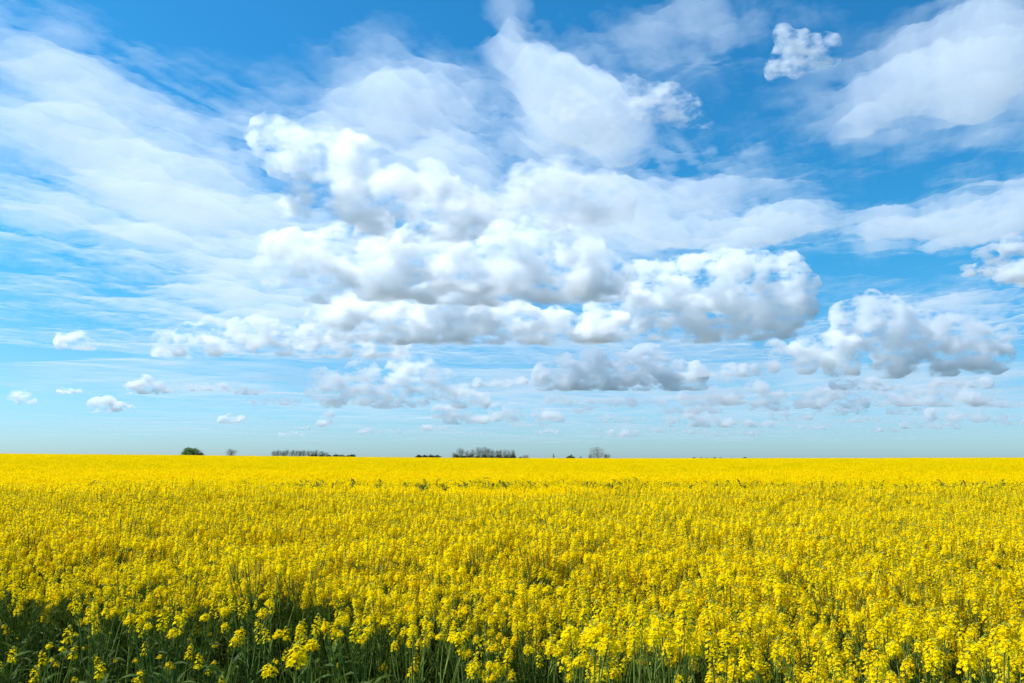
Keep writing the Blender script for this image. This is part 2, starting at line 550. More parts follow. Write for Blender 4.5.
VEIL_LOW = [
 (420,385,330,22,0,.60),(800,385,280,20,0,.62),(600,415,420,14,0,.50),(120,372,170,14,0,.40),(250,385,90,10,0,.5),(200,352,130,10,0,.5),
 (900,365,150,20,0,.5),(150,425,220,9,0,.25),(800,432,300,9,0,.40),(480,440,260,6,0,.30),(980,395,80,18,0,.5),(560,345,200,14,0,.5),(450,400,120,20,0,.4),
]
veil(VEIL_LOW, 3300.0, 1.2, 9.0, 420, 170, .0009, 'low pale grey haze cloud in flat strips along the horizon', 31.0, .30)

# ------------------------------------------------------------------ rapeseed: materials
def plant_material(name, cols, rough=.6, translucent=.3, vary=.12, scale=40.0, spec=.25):
    """leaf-like stuff: coloured by a fine noise and by the single plant, lit through from behind"""
    m, nt, out = material(name)
    L = nt.links.new
    b = nt.nodes.new('ShaderNodeBsdfPrincipled')
    b.inputs['Roughness'].default_value = rough
    b.inputs['Specular IOR Level'].default_value = spec
    t = nt.nodes.new('ShaderNodeBsdfTranslucent')
    mix = nt.nodes.new('ShaderNodeMixShader'); mix.inputs[0].default_value = translucent
    oi = nt.nodes.new('ShaderNodeObjectInfo')
    geo = nt.nodes.new('ShaderNodeNewGeometry')
    nz = nt.nodes.new('ShaderNodeTexNoise'); nz.inputs['Scale'].default_value = scale; nz.inputs['Detail'].default_value = 3
    rp = nt.nodes.new('ShaderNodeValToRGB')
    els = rp.color_ramp.elements
    while len(els) < len(cols):
        els.new(.5)
    for i, c in enumerate(cols):
        els[i].position = .28 + .44 * i / max(1, len(cols) - 1)
        els[i].color = (*c, 1)
    hv = nt.nodes.new('ShaderNodeHueSaturation')
    mr = nt.nodes.new('ShaderNodeMapRange')
    mr.inputs['To Min'].default_value = 1 - vary; mr.inputs['To Max'].default_value = 1 + vary * .6
    L(geo.outputs['Position'], nz.inputs['Vector']); L(nz.outputs[0], rp.inputs[0])
    L(oi.outputs['Random'], mr.inputs['Value']); L(mr.outputs[0], hv.inputs['Value'])
    L(rp.outputs[0], hv.inputs['Color'])
    L(hv.outputs[0], b.inputs['Base Color']); L(hv.outputs[0], t.inputs['Color'])
    L(b.outputs[0], mix.inputs[1]); L(t.outputs[0], mix.inputs[2])
    L(mix.outputs[0], out.inputs['Surface'])
    return m


M_PETAL = plant_material('rapeseed_petal', [(.91, .61, .001), (.97, .745, .001), (.98, .80, .003)], .9, .50, .08, 25, .03)
M_BUD = plant_material('rapeseed_bud', [(.42, .42, .02), (.58, .52, .03)], .6, .2, .15, 60)
M_STEM = plant_material('rapeseed_stem', [(.12, .185, .025), (.26, .33, .055)], .6, .15, .2, 12, .12)
M_LEAF = plant_material('rapeseed_leaf', [(.032, .060, .008), (.062, .105, .014), (.10, .15, .024)], .6, .30, .25, 18, .10)


# ------------------------------------------------------------------ rapeseed: shapes
class MB:
    """collects vertices, faces and material slots"""
    def __init__(self):
        self.v, self.f, self.m = [], [], []

    def add(self, verts, faces, mi=0):
        o = len(self.v)
        self.v.extend([tuple(q) for q in verts])
        self.f.extend([tuple(i + o for i in fc) for fc in faces])
        self.m.extend([mi] * len(faces))

    def merge(self, other, mat=None, mi=0):
        o = len(self.v)
        A = np.array(other.v)
        if mat is not None:
            A = A @ mat[:3, :3].T + mat[:3, 3]
        self.v.extend([tuple(q) for q in A])
        self.f.extend([tuple(i + o for i in fc) for fc in other.f])
        self.m.extend([k + mi for k in other.m])

    def mesh(self, name, mats):
        return mesh_from(name, self.v, self.f, mats, False, self.m)


def unit(v):
    return v / (np.linalg.norm(v) + 1e-9)


def frame(d):
    d = unit(np.asarray(d, float))
    a = np.array((0, 0, 1.0)) if abs(d[2]) < .9 else np.array((1.0, 0, 0))
    u = unit(np.cross(a, d))
    return u, np.cross(d, u), d


def tube(mb, pts, radii, sides=5, mi=0):
    pts = [np.asarray(p, float) for p in pts]
    vs_ = []
    for i, p in enumerate(pts):
        d = pts[min(i + 1, len(pts) - 1)] - pts[max(i - 1, 0)]
        u, w, _ = frame(d)
        for k in range(sides):
            a = 2 * math.pi * k / sides
            vs_.append(p + (u * math.cos(a) + w * math.sin(a)) * radii[i])
    fs_ = []
    for i in range(len(pts) - 1):
        for k in range(sides):
            fs_.append((i * sides + k, i * sides + (k + 1) % sides, (i + 1) * sides + (k + 1) % sides, (i + 1) * sides + k))
    fs_.append(tuple((len(pts) - 1) * sides + k for k in range(sides)))
    fs_.append(tuple(reversed(range(sides))))
    mb.add(vs_, fs_, mi)


def flower(mb, p, d, s, r, mi=0):
    """four rounded petals in a cross, opened out around d"""
    u, w, d = frame(d)
    a0 = r.uniform(0, 2 * math.pi)
    for k in range(4):
        a = a0 + k * math.pi / 2 + r.uniform(-.15, .15)
        e = u * math.cos(a) + w * math.sin(a)
        t = -u * math.sin(a) + w * math.cos(a)
        lift = r.uniform(.05, .55)
        o = unit(e + d * lift)
        n = unit(np.cross(o, t))
        L = s * r.uniform(.85, 1.1)
        q = [p, p + o * L * .55 + t * L * .40, p + o * L * .95 + t * L * .32 - n * L * .08,
             p + o * L * .95 - t * L * .32 - n * L * .08, p + o * L * .55 - t * L * .40]
        mb.add(q, [(0, 1, 2, 3, 4)], mi)


def head_mesh(r, R=.030, Hh=.07, n=30, pods=4, size=.0115):
    """raceme: open flowers round the upper stalk, a knob of buds on top, young pods below"""
    mb = MB()
    tube(mb, [(0, 0, -.02), (0, 0, Hh * .5), (0, 0, Hh)], [.0022, .0018, .001], 4, 2)
    ga = 2.39996
    for i in range(n):
        f = (i + .5) / n
        a = i * ga + r.uniform(-.3, .3)
        z0 = Hh * (f * .95)
        rad = R * math.sqrt(max(.06, 1 - (f * .92) ** 2.2)) * r.uniform(.75, 1.12)
        e = np.array((math.cos(a), math.sin(a), 0))
        p0 = np.array((0, 0, z0 * .9 - .006))
        p1 = e * rad + np.array((0, 0, z0 + .012 * (1 - f) + r.uniform(-.005, .006)))
        sd = np.cross(unit(p1 - p0), (0, 0, 1)) * .0007
        mb.add([p0 - sd, p0 + sd, p1], [(0, 1, 2)], 2)
        flower(mb, p1, unit(e * (1 - .6 * f) + np.array((0, 0, .45 + .8 * f))), size * r.uniform(.85, 1.15), r, 0)
    for i in range(9):
        a = i * ga
        rr_ = .009 * math.sqrt(i / 9)
        c = np.array((math.cos(a) * rr_, math.sin(a) * rr_, Hh + .006 - .008 * i / 9))
        s = .0038
        mb.add([c + (0, 0, s * 1.6), c + (s, 0, 0), c + (0, s, 0), c + (-s, 0, 0), c + (0, -s, 0), c - (0, 0, s)],
               [(0, 1, 2), (0, 2, 3), (0, 3, 4), (0, 4, 1), (5, 2, 1), (5, 3, 2), (5, 4, 3), (5, 1, 4)], 1)
    for i in range(pods):
        a = r.uniform(0, 6.28)
        z0 = -.012 - .02 * i * r.uniform(.6, 1.2)
        e = np.array((math.cos(a), math.sin(a), .55))
        p0 = np.array((0, 0, z0)); p1 = p0 + e * .03; p2 = p1 + unit(e + (0, 0, .5)) * .035
        sd = np.cross(unit(e), (0, 0, 1)) * .0016
        mb.add([p0, p1 - sd, p2, p1 + sd], [(0, 1, 2, 3)], 2)
    return mb


def leaf_mesh(r, L=.13, Wd=.032, droop=.5, lobed=False):
    mb = MB()
    n = 6
    prof = [.25, .85, 1.0, .8, .45, .04] if not lobed else [.2, .55, .45, 1.0, .9, .06]
    ctr, z, y, a = [], 0.0, 0.0, 1.0
    for i in range(n):
        ctr.append((y, z))
        y += L / (n - 1) * math.cos(a); z += L / (n - 1) * math.sin(a)
        a -= droop * r.uniform(.5, 1.2) * .55
    vs_ = []
    for i, (yy, zz) in enumerate(ctr):
        w = Wd * prof[i] * r.uniform(.85, 1.15)
        wob = r.uniform(-.004, .004)
        vs_ += [(-w, yy, zz + w * .35 + wob), (0, yy, zz), (w, yy, zz + w * .35 - wob)]
    fs_ = []
    for i in range(n - 1):
        k = i * 3
        fs_ += [(k, k + 1, k + 4, k + 3), (k + 1, k + 2, k + 5, k + 4)]
    mb.add(vs_, fs_, 0)
    return mb


def rot_to(d, spin=0.0, loc=(0, 0, 0), s=1.0):
    u, w, d = frame(d)
    c, sn = math.cos(spin), math.sin(spin)
    Rm = np.stack([u * c + w * sn, -u * sn + w * c, d], 1) * s
    M = np.eye(4)
    M[:3, :3] = Rm
    M[:3, 3] = loc
    return M


def leaf_mat(az, loc, s, tilt=0.0):
    c, sn = math.cos(az), math.sin(az)
    Rz = np.array(((c, -sn, 0), (sn, c, 0), (0, 0, 1.0)))
    ct, st = math.cos(tilt), math.sin(tilt)
    Rx = np.array(((1, 0, 0), (0, ct, -st), (0, st, ct)))
    M = np.eye(4)
    M[:3, :3] = Rz @ Rx * s
    M[:3, 3] = loc
    return M


pr = np.random.default_rng(21)
HEADS = [head_mesh(pr, R=.029, Hh=.075, n=30, pods=4, size=.0105), head_mesh(pr, R=.025, Hh=.115, n=28, pods=5, size=.0100),
         head_mesh(pr, R=.031, Hh=.058, n=32, pods=3, size=.0105), head_mesh(pr, R=.022, Hh=.095, n=20, pods=6, size=.0100),
         head_mesh(pr, R=.018, Hh=.035, n=10, pods=3, size=.0095), head_mesh(pr, R=.024, Hh=.135, n=22, pods=6, size=.0098)]
LEAVES = [leaf_mesh(pr, .12, .009, .3), leaf_mesh(pr, .14, .013, .5), leaf_mesh(pr, .17, .024, .6, True), leaf_mesh(pr, .09, .008, .15)]
HEAD_ME = [h.mesh('flower_head', [M_PETAL, M_BUD, M_STEM]) for h in HEADS]
LEAF_ME = [l.mesh('leaf', [M_LEAF]) for l in LEAVES]


def plant_form(r, height=1.2, branches=6, leaves=8, head_pick=(0, 1, 2, 3), spread=.17, small=False, lower=.5):
    """returns the stem shape and where heads and leaves sit on it"""
    mb = MB()
    heads, lv = [], []
    bend = r.normal(size=2) * .045
    def axis(t):
        return np.array((bend[0] * t * t * height, bend[1] * t * t * height, height * t))
    ts = np.linspace(0, 1, 7)
    tube(mb, [axis(t) for t in ts], [.0065 * (1 - .68 * t) for t in ts], 5, 0)
    if head_pick:
        heads.append((r.choice(head_pick), rot_to(axis(1) - axis(.9), r.uniform(0, 6), axis(1) - (0, 0, .02), r.uniform(.78, 1.05))))
    for k in range(branches):
        t0 = r.uniform(lower, .88)
        a = k * 2.4 + r.uniform(-.4, .4)
        p0 = axis(t0)
        ln = (1 - t0) * height * r.uniform(.72, 1.02) + .04
        out_ = spread * r.uniform(.5, 1.1) * (ln / .35)
        e = np.array((math.cos(a), math.sin(a), 0))
        p1 = p0 + e * out_ * .55 + np.array((0, 0, ln * .45))
        p2 = p0 + e * out_ * .85 + np.array((0, 0, ln))
        tube(mb, [p0, p1, p2], [.0032, .0026, .0016], 4, 0)
        if head_pick and not (small and r.uniform() < .6):
            heads.append((r.choice(head_pick), rot_to(p2 - p1, r.uniform(0, 6), p2, r.uniform(.55, .95))))
        lv.append((r.choice((0, 1, 3)), leaf_mat(a - math.pi / 2 + r.uniform(-.4, .4), p0, r.uniform(.6, 1.0), r.uniform(-.5, .3))))
    for k in range(leaves):
        t0 = r.uniform(.1, .72) if not small else r.uniform(.1, .97)
        a = r.uniform(0, 6.28)
        which = 2 if t0 < .35 else r.choice((0, 1, 3))
        lv.append((which, leaf_mat(a, axis(t0), r.uniform(.75, 1.35), r.uniform(-.6, .4))))
    return mb, heads, lv


# forms 0-5 bloom, 6-9 are the lower green plants of the field edge
FORMS = [plant_form(pr, 1.20 + .06 * pr.uniform(-1, 1), 11, 7, (0, 1, 2, 3, 5), .16, False, .45) for k in range(6)]
FORMS += [plant_form(pr, .90, 7, 20, (), .10, True, .25), plant_form(pr, .98, 8, 18, (), .10, True, .3),
          plant_form(pr, .92, 5, 17, (4,), .10, True, .4), plant_form(pr, 1.02, 3, 15, (4, 3), .09, True, .5)]
STEM_ME = [f[0].mesh('stem', [M_STEM]) for f in FORMS]


def joined_form(f):
    mb = MB()
    mb.merge(f[0], None, 2)
    for h, M in f[1]:
        mb.merge(HEADS[h], M, 0)
    for l, M in f[2]:
        mb.merge(LEAVES[l], M, 3)
    return mb


def far_plants(r, n, size, hpp, per, petal, long=.055, leaves=3):
    """n plants on a patch, each a stalk with hpp heads made of a few petal flecks"""
    mb = MB()
    for i in range(n):
        x, y = (r.uniform(-.5, .5, 2) * size) if n > 1 else (0, 0)
        h = 1.2 * r.normal(1, .075)
        sw = .0022
        a = r.uniform(0, 3.14)
        dx, dy = math.cos(a) * sw, math.sin(a) * sw
        mb.add([(x - dx, y - dy, .35), (x + dx, y + dy, .35), (x, y, h * .78)], [(0, 1, 2)], 2)
        for k in range(leaves):
            b = r.uniform(0, 6.28); L = r.uniform(.08, .14); z = r.uniform(.3, .65)
            e = np.array((math.cos(b), math.sin(b), .6)); t = np.array((-math.sin(b), math.cos(b), 0)) * .012
            p = np.array((x, y, z))
            mb.add([p, p + e * L * .5 + t, p + e * L, p + e * L * .5 - t], [(0, 1, 2, 3)], 3)
        for k in range(hpp):
            a = r.uniform(0, 6.28); ro = 0 if k == 0 else r.uniform(.04, .16)
            zt = h if k == 0 else h - abs(r.normal(0, .16))
            c = np.array((x + math.cos(a) * ro, y + math.sin(a) * ro, zt - long))
            ln = long * r.uniform(.6, 1.2)
            for j in range(per):
                b = r.uniform(0, 6.28); f = r.uniform(-1, 1)
                ro2 = .027 * math.sqrt(max(.05, 1 - (.9 * f) ** 2)) * r.uniform(.6, 1.1)
                v = np.array((math.cos(b), math.sin(b), .5))
                p = c + np.array((math.cos(b) * ro2, math.sin(b) * ro2, f * ln))
                nn_ = unit(v + r.normal(size=3) * .5 + np.array((0, 0, .5 + .5 * f)))
                u, w, _ = frame(nn_)
                s = petal * r.uniform(.7, 1.25)
                mb.add([p + u * s, p + w * s, p - u * s, p - w * s], [(0, 1, 2, 3)], 0)
    return mb


MATS4 = [M_PETAL, M_BUD, M_STEM, M_LEAF]
lib = bpy.data.collections.new('rapeseed_shapes')      # shapes the field repeats; not in the scene itself
def lib_add(k, mb):
    o = bpy.data.objects.new('shape_%02d' % k, mb.mesh('rapeseed_shape', MATS4))
    lib.objects.link(o)
for k, f in enumerate(FORMS):
    lib_add(k, joined_form(f))                                  # 0-9 full plants
for k in range(6):
    lib_add(10 + k, far_plants(pr, 1, 0, 14, 13, .0108, .05, 1))         # 10-15 middle distance
for k in range(4):
    lib_add(16 + k, far_plants(pr, 28, 1.1, 6, 7, .0165, .05, 2))       # 16-19 square metre
for k in range(4):
    lib_add(20 + k, far_plants(pr, 90, 2.3, 6, 4, .026, .05, 0))        # 20-23 four square metres


for k in range(2):
    lib_add(24 + k, far_plants(pr, 30, 1.1, 1, 6, .0165, .05, 9))       # 24-25 thin bloom along the wheel tracks


# ------------------------------------------------------------------ where the plants stand
def bloom_front(x, y):
    """distance at which the dense bloom begins, nearer on the right"""
    u = x / np.maximum(y, .5)                                   # -.66 .. .66
    return np.interp(u, (-.7, -.35, -.1, .12, .35, .7), (5.9, 5.7, 4.9, 4.2, 3.75, 3.55))


def track_gap(x, y):
    """wheel track across the stand: 1 in its middle, 0 away from it"""
    yc = 22.6 - .055 * x + .5 * np.sin(x * .35)
    k = np.interp(x, (-22, -9, -3, 3, 9, 14, 30), (0, .35, .95, .8, .55, .75, .95))
    g1 = np.exp(-((y - yc) / 2.3) ** 4) * k
    # a second, faint one runs away towards the crest on the right
    xc = 12 + (y - 46) * .50
    g2 = np.exp(-((x - xc) / (.5 + y * .008)) ** 2) * np.interp(y, (30, 50, 200, 260), (0, .55, .7, .2))
    return np.maximum(g1, g2)


def scatter(y0, y1, dens, r, margin=.80):
    area = margin * (y1 ** 2 - y0 ** 2) + 1.6 * (y1 - y0)
    n = int(area * dens * 1.15)
    y = np.sqrt(r.uniform(y0 ** 2, y1 ** 2, n))
    half = margin * y + .8
    x = r.uniform(-1, 1, n) * half
    return x, y


fr = np.random.default_rng(5)
rows = []
def put(x, y, k, s, tilt, rz):
    rows.append(np.stack([x, y, ground_z(x, y), k, s, tilt[0], tilt[1], rz], 1))

# patchy vigour of the crop
def vigour(x, y):
    return 1 + .085 * fbm(np.stack([x * .22, y * .22, 0 * x], 1), 3, seed=77) + .035 * noise3(np.stack([x * .9, y * .9, 0 * x], 1), 78)

# near: full plants
x, y = scatter(2.6, 15, 52, fr)
df = bloom_front(x, y) + .6 * noise3(np.stack([x * 1.1, y * 1.1, 0 * x], 1), 12) + fr.normal(0, .8, len(x))
green = y < df
edge0 = np.interp(x / y, (-.1, .1, .4), (3.4, 2.9, 2.7))
keep = (y > edge0) & (fr.uniform(size=len(x)) > track_gap(x, y) * .9) & ~(green & (fr.uniform(size=len(x)) < .05))
x, y, green, df = x[keep], y[keep], green[keep], df[keep]
k = np.where(green, fr.choice((6, 6, 6, 7, 7, 7, 7, 8, 9), len(x)), fr.integers(0, 6, len(x)))
tall = fr.uniform(size=len(x)) < .05
s = vigour(x, y) * fr.normal(1, .055, len(x)) * np.where(tall & ~green, 1.12, 1)
s = np.where(green, s * np.clip(.80 + .055 * (y - 3.5), .75, 1.0) * 1.0, s * np.clip(.90 + .05 * (y - df), .9, 1.0))
near = np.stack([x, y, ground_z(x, y), k, s, fr.normal(0, .07, len(x)), fr.normal(0, .07, len(x)), fr.uniform(0, 6.283, len(x))], 1)

# plants that show largest become things of their own
vis = np.abs(near[:, 0] / near[:, 1]) < .70
order = np.argsort(np.where(vis, near[:, 1], 1e9))
N_SINGLE = 285
single = near[order[:N_SINGLE]]
rows.append(near[order[N_SINGLE:]])

x, y = scatter(15, 42, 44, fr)
kp = fr.uniform(size=len(x)) > track_gap(x, y) * .25
x, y = x[kp], y[kp]
tg = fr.uniform(size=len(x)) < track_gap(x, y) * .85                # poor green plants where wheels pass
put(x, y, np.where(tg, fr.choice((6, 7, 7), len(x)), fr.integers(10, 16, len(x))), vigour(x, y) * np.where(tg, 1.2, 1.0) * fr.normal(1, .06, len(x)) * np.where((fr.uniform(size=len(x)) < .04) & ~tg, 1.12, 1),
    (fr.normal(0, .07, len(x)), fr.normal(0, .07, len(x))), fr.uniform(0, 6.283, len(x)))
x, y = scatter(42, 120, 1.25, fr, .76)
tg = fr.uniform(size=len(x)) < track_gap(x, y) * 1.2
put(x, y, np.where(tg, fr.integers(24, 26, len(x)), fr.integers(16, 20, len(x))), vigour(x, y) * fr.normal(1, .06, len(x)) * (1 - .22 * track_gap(x, y)),
    (0 * x, 0 * x), fr.uniform(0, 6.283, len(x)))
x, y = scatter(120, 335, .34, fr, .76)
tg = fr.uniform(size=len(x)) < track_gap(x, y) * 1.0
put(x, y, np.where(tg, fr.integers(24, 26, len(x)), fr.integers(20, 24, len(x))), vigour(x, y) * fr.normal(1, .05, len(x)) * (1 - .22 * track_gap(x, y)),
    (0 * x, 0 * x), fr.uniform(0, 6.283, len(x)))
P = np.vstack(rows)

me = bpy.data.meshes.new('rapeseed_field')
me.vertices.add(len(P))
me.vertices.foreach_set('co', P[:, :3].ravel())
def attr(name, typ, vals, key='value'):
    a = me.attributes.new(name, typ, 'POINT')
    a.data.foreach_set(key, vals)
attr('pick', 'INT', P[:, 3].astype(np.int32))
attr('size', 'FLOAT', P[:, 4].astype(np.float32))
attr('turn', 'FLOAT_VECTOR', P[:, 5:8].astype(np.float32).ravel(), 'vector')
field = link('rapeseed_field', me)
tag(field, 'dense mass of yellow flowering rapeseed filling the field to the horizon', 'crop', kind='stuff')
ng = bpy.data.node_groups.new('plant_out', 'GeometryNodeTree')
ng.interface.new_socket('Geometry', in_out='INPUT', socket_type='NodeSocketGeometry')
ng.interface.new_socket('Geometry', in_out='OUTPUT', socket_type='NodeSocketGeometry')
gi = ng.nodes.new('NodeGroupInput'); go = ng.nodes.new('NodeGroupOutput')
iop = ng.nodes.new('GeometryNodeInstanceOnPoints')
ci = ng.nodes.new('GeometryNodeCollectionInfo')
ci.inputs['Collection'].default_value = lib
ci.inputs['Separate Children'].default_value = True
ci.inputs['Reset Children'].default_value = True
iop.inputs['Pick Instance'].default_value = True
def named(n, t):
    a = ng.nodes.new('GeometryNodeInputNamedAttribute'); a.data_type = t; a.inputs['Name'].default_value = n
    return a.outputs['Attribute']
ng.links.new(gi.outputs[0], iop.inputs['Points'])
ng.links.new(ci.outputs[0], iop.inputs['Instance'])
ng.links.new(named('pick', 'INT'), iop.inputs['Instance Index'])
e2r = ng.nodes.new('FunctionNodeEulerToRotation')
ng.links.new(named('turn', 'FLOAT_VECTOR'), e2r.inputs[0])
ng.links.new(e2r.outputs[0], iop.inputs['Rotation'])
ng.links.new(named('size', 'FLOAT'), iop.inputs['Scale'])
ng.links.new(iop.outputs[0], go.inputs[0])
gm = field.modifiers.new('plant_out', 'NODES')
gm.node_group = ng

# ------------------------------------------------------------------ single plants along the field edge
from mathutils import Matrix, Euler


def place(name, data, parent, M):
    o = bpy.data.objects.new(name, data)
    COL.objects.link(o)
    o.parent = parent
    o.matrix_basis = Matrix(M.tolist())
    return o


def plant_thing(form, stem_me, loc, s, rot, label, group, mul=1.0):
    root = link('rapeseed_plant', None, loc=loc)
    root.empty_display_size = .05
    root.rotation_euler = rot
    root.scale = (s, s, s)
    tag(root, label, 'plant', group)
    place('stem', stem_me, root, np.eye(4))
    for h, M in form[1]:
        place('flower_head', HEAD_ME[h], root, M)
    for l, M in form[2][:12]:
        place('leaf', LEAF_ME[l], root, M)
    return root


for row in single:
    k = int(row[3])
    if k >= 8:
        lab, grp = 'short green rapeseed plant bearing only small flower heads in the dark front edge', 'sparsely flowering plants of the front edge'
    elif k >= 6:
        lab, grp = 'short leafy rapeseed plant without open flowers in the dark front edge', 'green plants of the front edge'
    else:
        lab, grp = 'tall rapeseed plant in full yellow bloom in the nearest flowering rows', 'blooming plants of the nearest rows'
    plant_thing(FORMS[k], STEM_ME[k], tuple(row[:3]), row[4], tuple(row[5:8]), lab, grp)

# the tall stalks that stand out before the rest: head position in the picture, its width there, side heads
HERO = [
 (297, 664, 21, 3, 'rapeseed plant with largest bright flower head at the bottom edge left of centre'),
 (168, 668, 11, 0, 'single small yellow head on a green stalk at the bottom left corner region'),
 (188, 658, 11, 0, 'small rapeseed head just up and right of the lowest one at bottom left'),
 (237, 641, 13, 1, 'lone round rapeseed head standing out of the dark green stems left of the largest head'),
 (383, 669, 11, 0, 'small round rapeseed head at the bottom edge right of the largest head'),
 (412, 676, 12, 1, 'rapeseed plant barely reaching into the bottom edge left of centre'),
 (461, 652, 14, 2, 'rapeseed plant with two stacked heads above the bottom edge near the centre'),
 (474, 674, 15, 2, 'low broad rapeseed head on the bottom edge near the centre'),
 (606, 648, 24, 4, 'big rapeseed plant with a wide cluster of heads at bottom right of centre'),
 (634, 640, 22, 4, 'tallest rapeseed plant in the large bright cluster right of the bottom centre'),
 (662, 632, 20, 3, 'slender tall rapeseed plant at the right flank of the large bright cluster'),
 (686, 652, 20, 3, 'rapeseed plant with drooping side heads right of the large bright cluster'),
 (712, 655, 18, 3, 'rapeseed plant between the large bright cluster and the bottom right rows'),
 (735, 676, 17, 2, 'low rapeseed plant on the bottom edge right of the large cluster'),
 (876, 676, 18, 2, 'rapeseed plant cut by the bottom edge right of the dark gap'),
 (908, 672, 17, 2, 'round-headed rapeseed plant on the bottom edge second from the corner group'),
 (934, 670, 17, 2, 'rapeseed plant with narrow head on the bottom edge in the corner group'),
 (968, 668, 19, 2, 'conical rapeseed head standing clear on the bottom edge near the right corner'),
 (1004, 650, 20, 3, 'rapeseed plant by the right picture edge above the bottom corner'),
 (790, 655, 16, 2, 'rapeseed plant with loose heads in the bottom right rows beside dark stems'),
 (550, 655, 14, 1, 'slim rapeseed plant with small head left of the large bright cluster'),
 (836, 662, 15, 2, 'rapeseed plant on the left of the dark gap at bottom right'),
]
hr = np.random.default_rng(91)
for (px, py, wd, side, lab) in HERO:
    d = pix_dir(px, py)
    dist = F * .066 / wd                              # a head is some 6.6 cm wide
    tip = np.array(EYE) + d * (dist / d[1])
    gz = float(ground_z(tip[0], tip[1]))
    hgt = tip[2] - gz
    form = plant_form(hr, hgt, side, 7, (0, 1, 2), .12, False, .72)
    form[1][0] = (int(hr.choice((0, 2, 1))), form[1][0][1])
    top = form[1][0][1][:3, 3]
    plant_thing(form, form[0].mesh('stem', [M_STEM]), (tip[0] - top[0], tip[1] - top[1], gz), 1.0, (0, 0, 0), lab, 'tall stalks standing before the field')

# ------------------------------------------------------------------ trees on the horizon
M_BARK = plant_material('bark', [(.14, .12, .10), (.22, .19, .16)], .9, 0, .2, 3, .1)
M_TWIG = plant_material('bare_twigs', [(.20, .165, .115), (.30, .25, .17)], .9, 0, .25, 1.5, .1)
M_GREEN = plant_material('spring_foliage', [(.09, .19, .03), (.16, .29, .05)], .7, .2, .2, 1.0, .15)
M_OLIVE = plant_material('opening_buds', [(.16, .16, .06), (.25, .23, .10)], .8, .15, .2, 1.0, .1)
M_DARK = plant_material('dark_evergreen_foliage', [(.045, .065, .03), (.075, .10, .05)], .8, .1, .2, 1.0, .1)


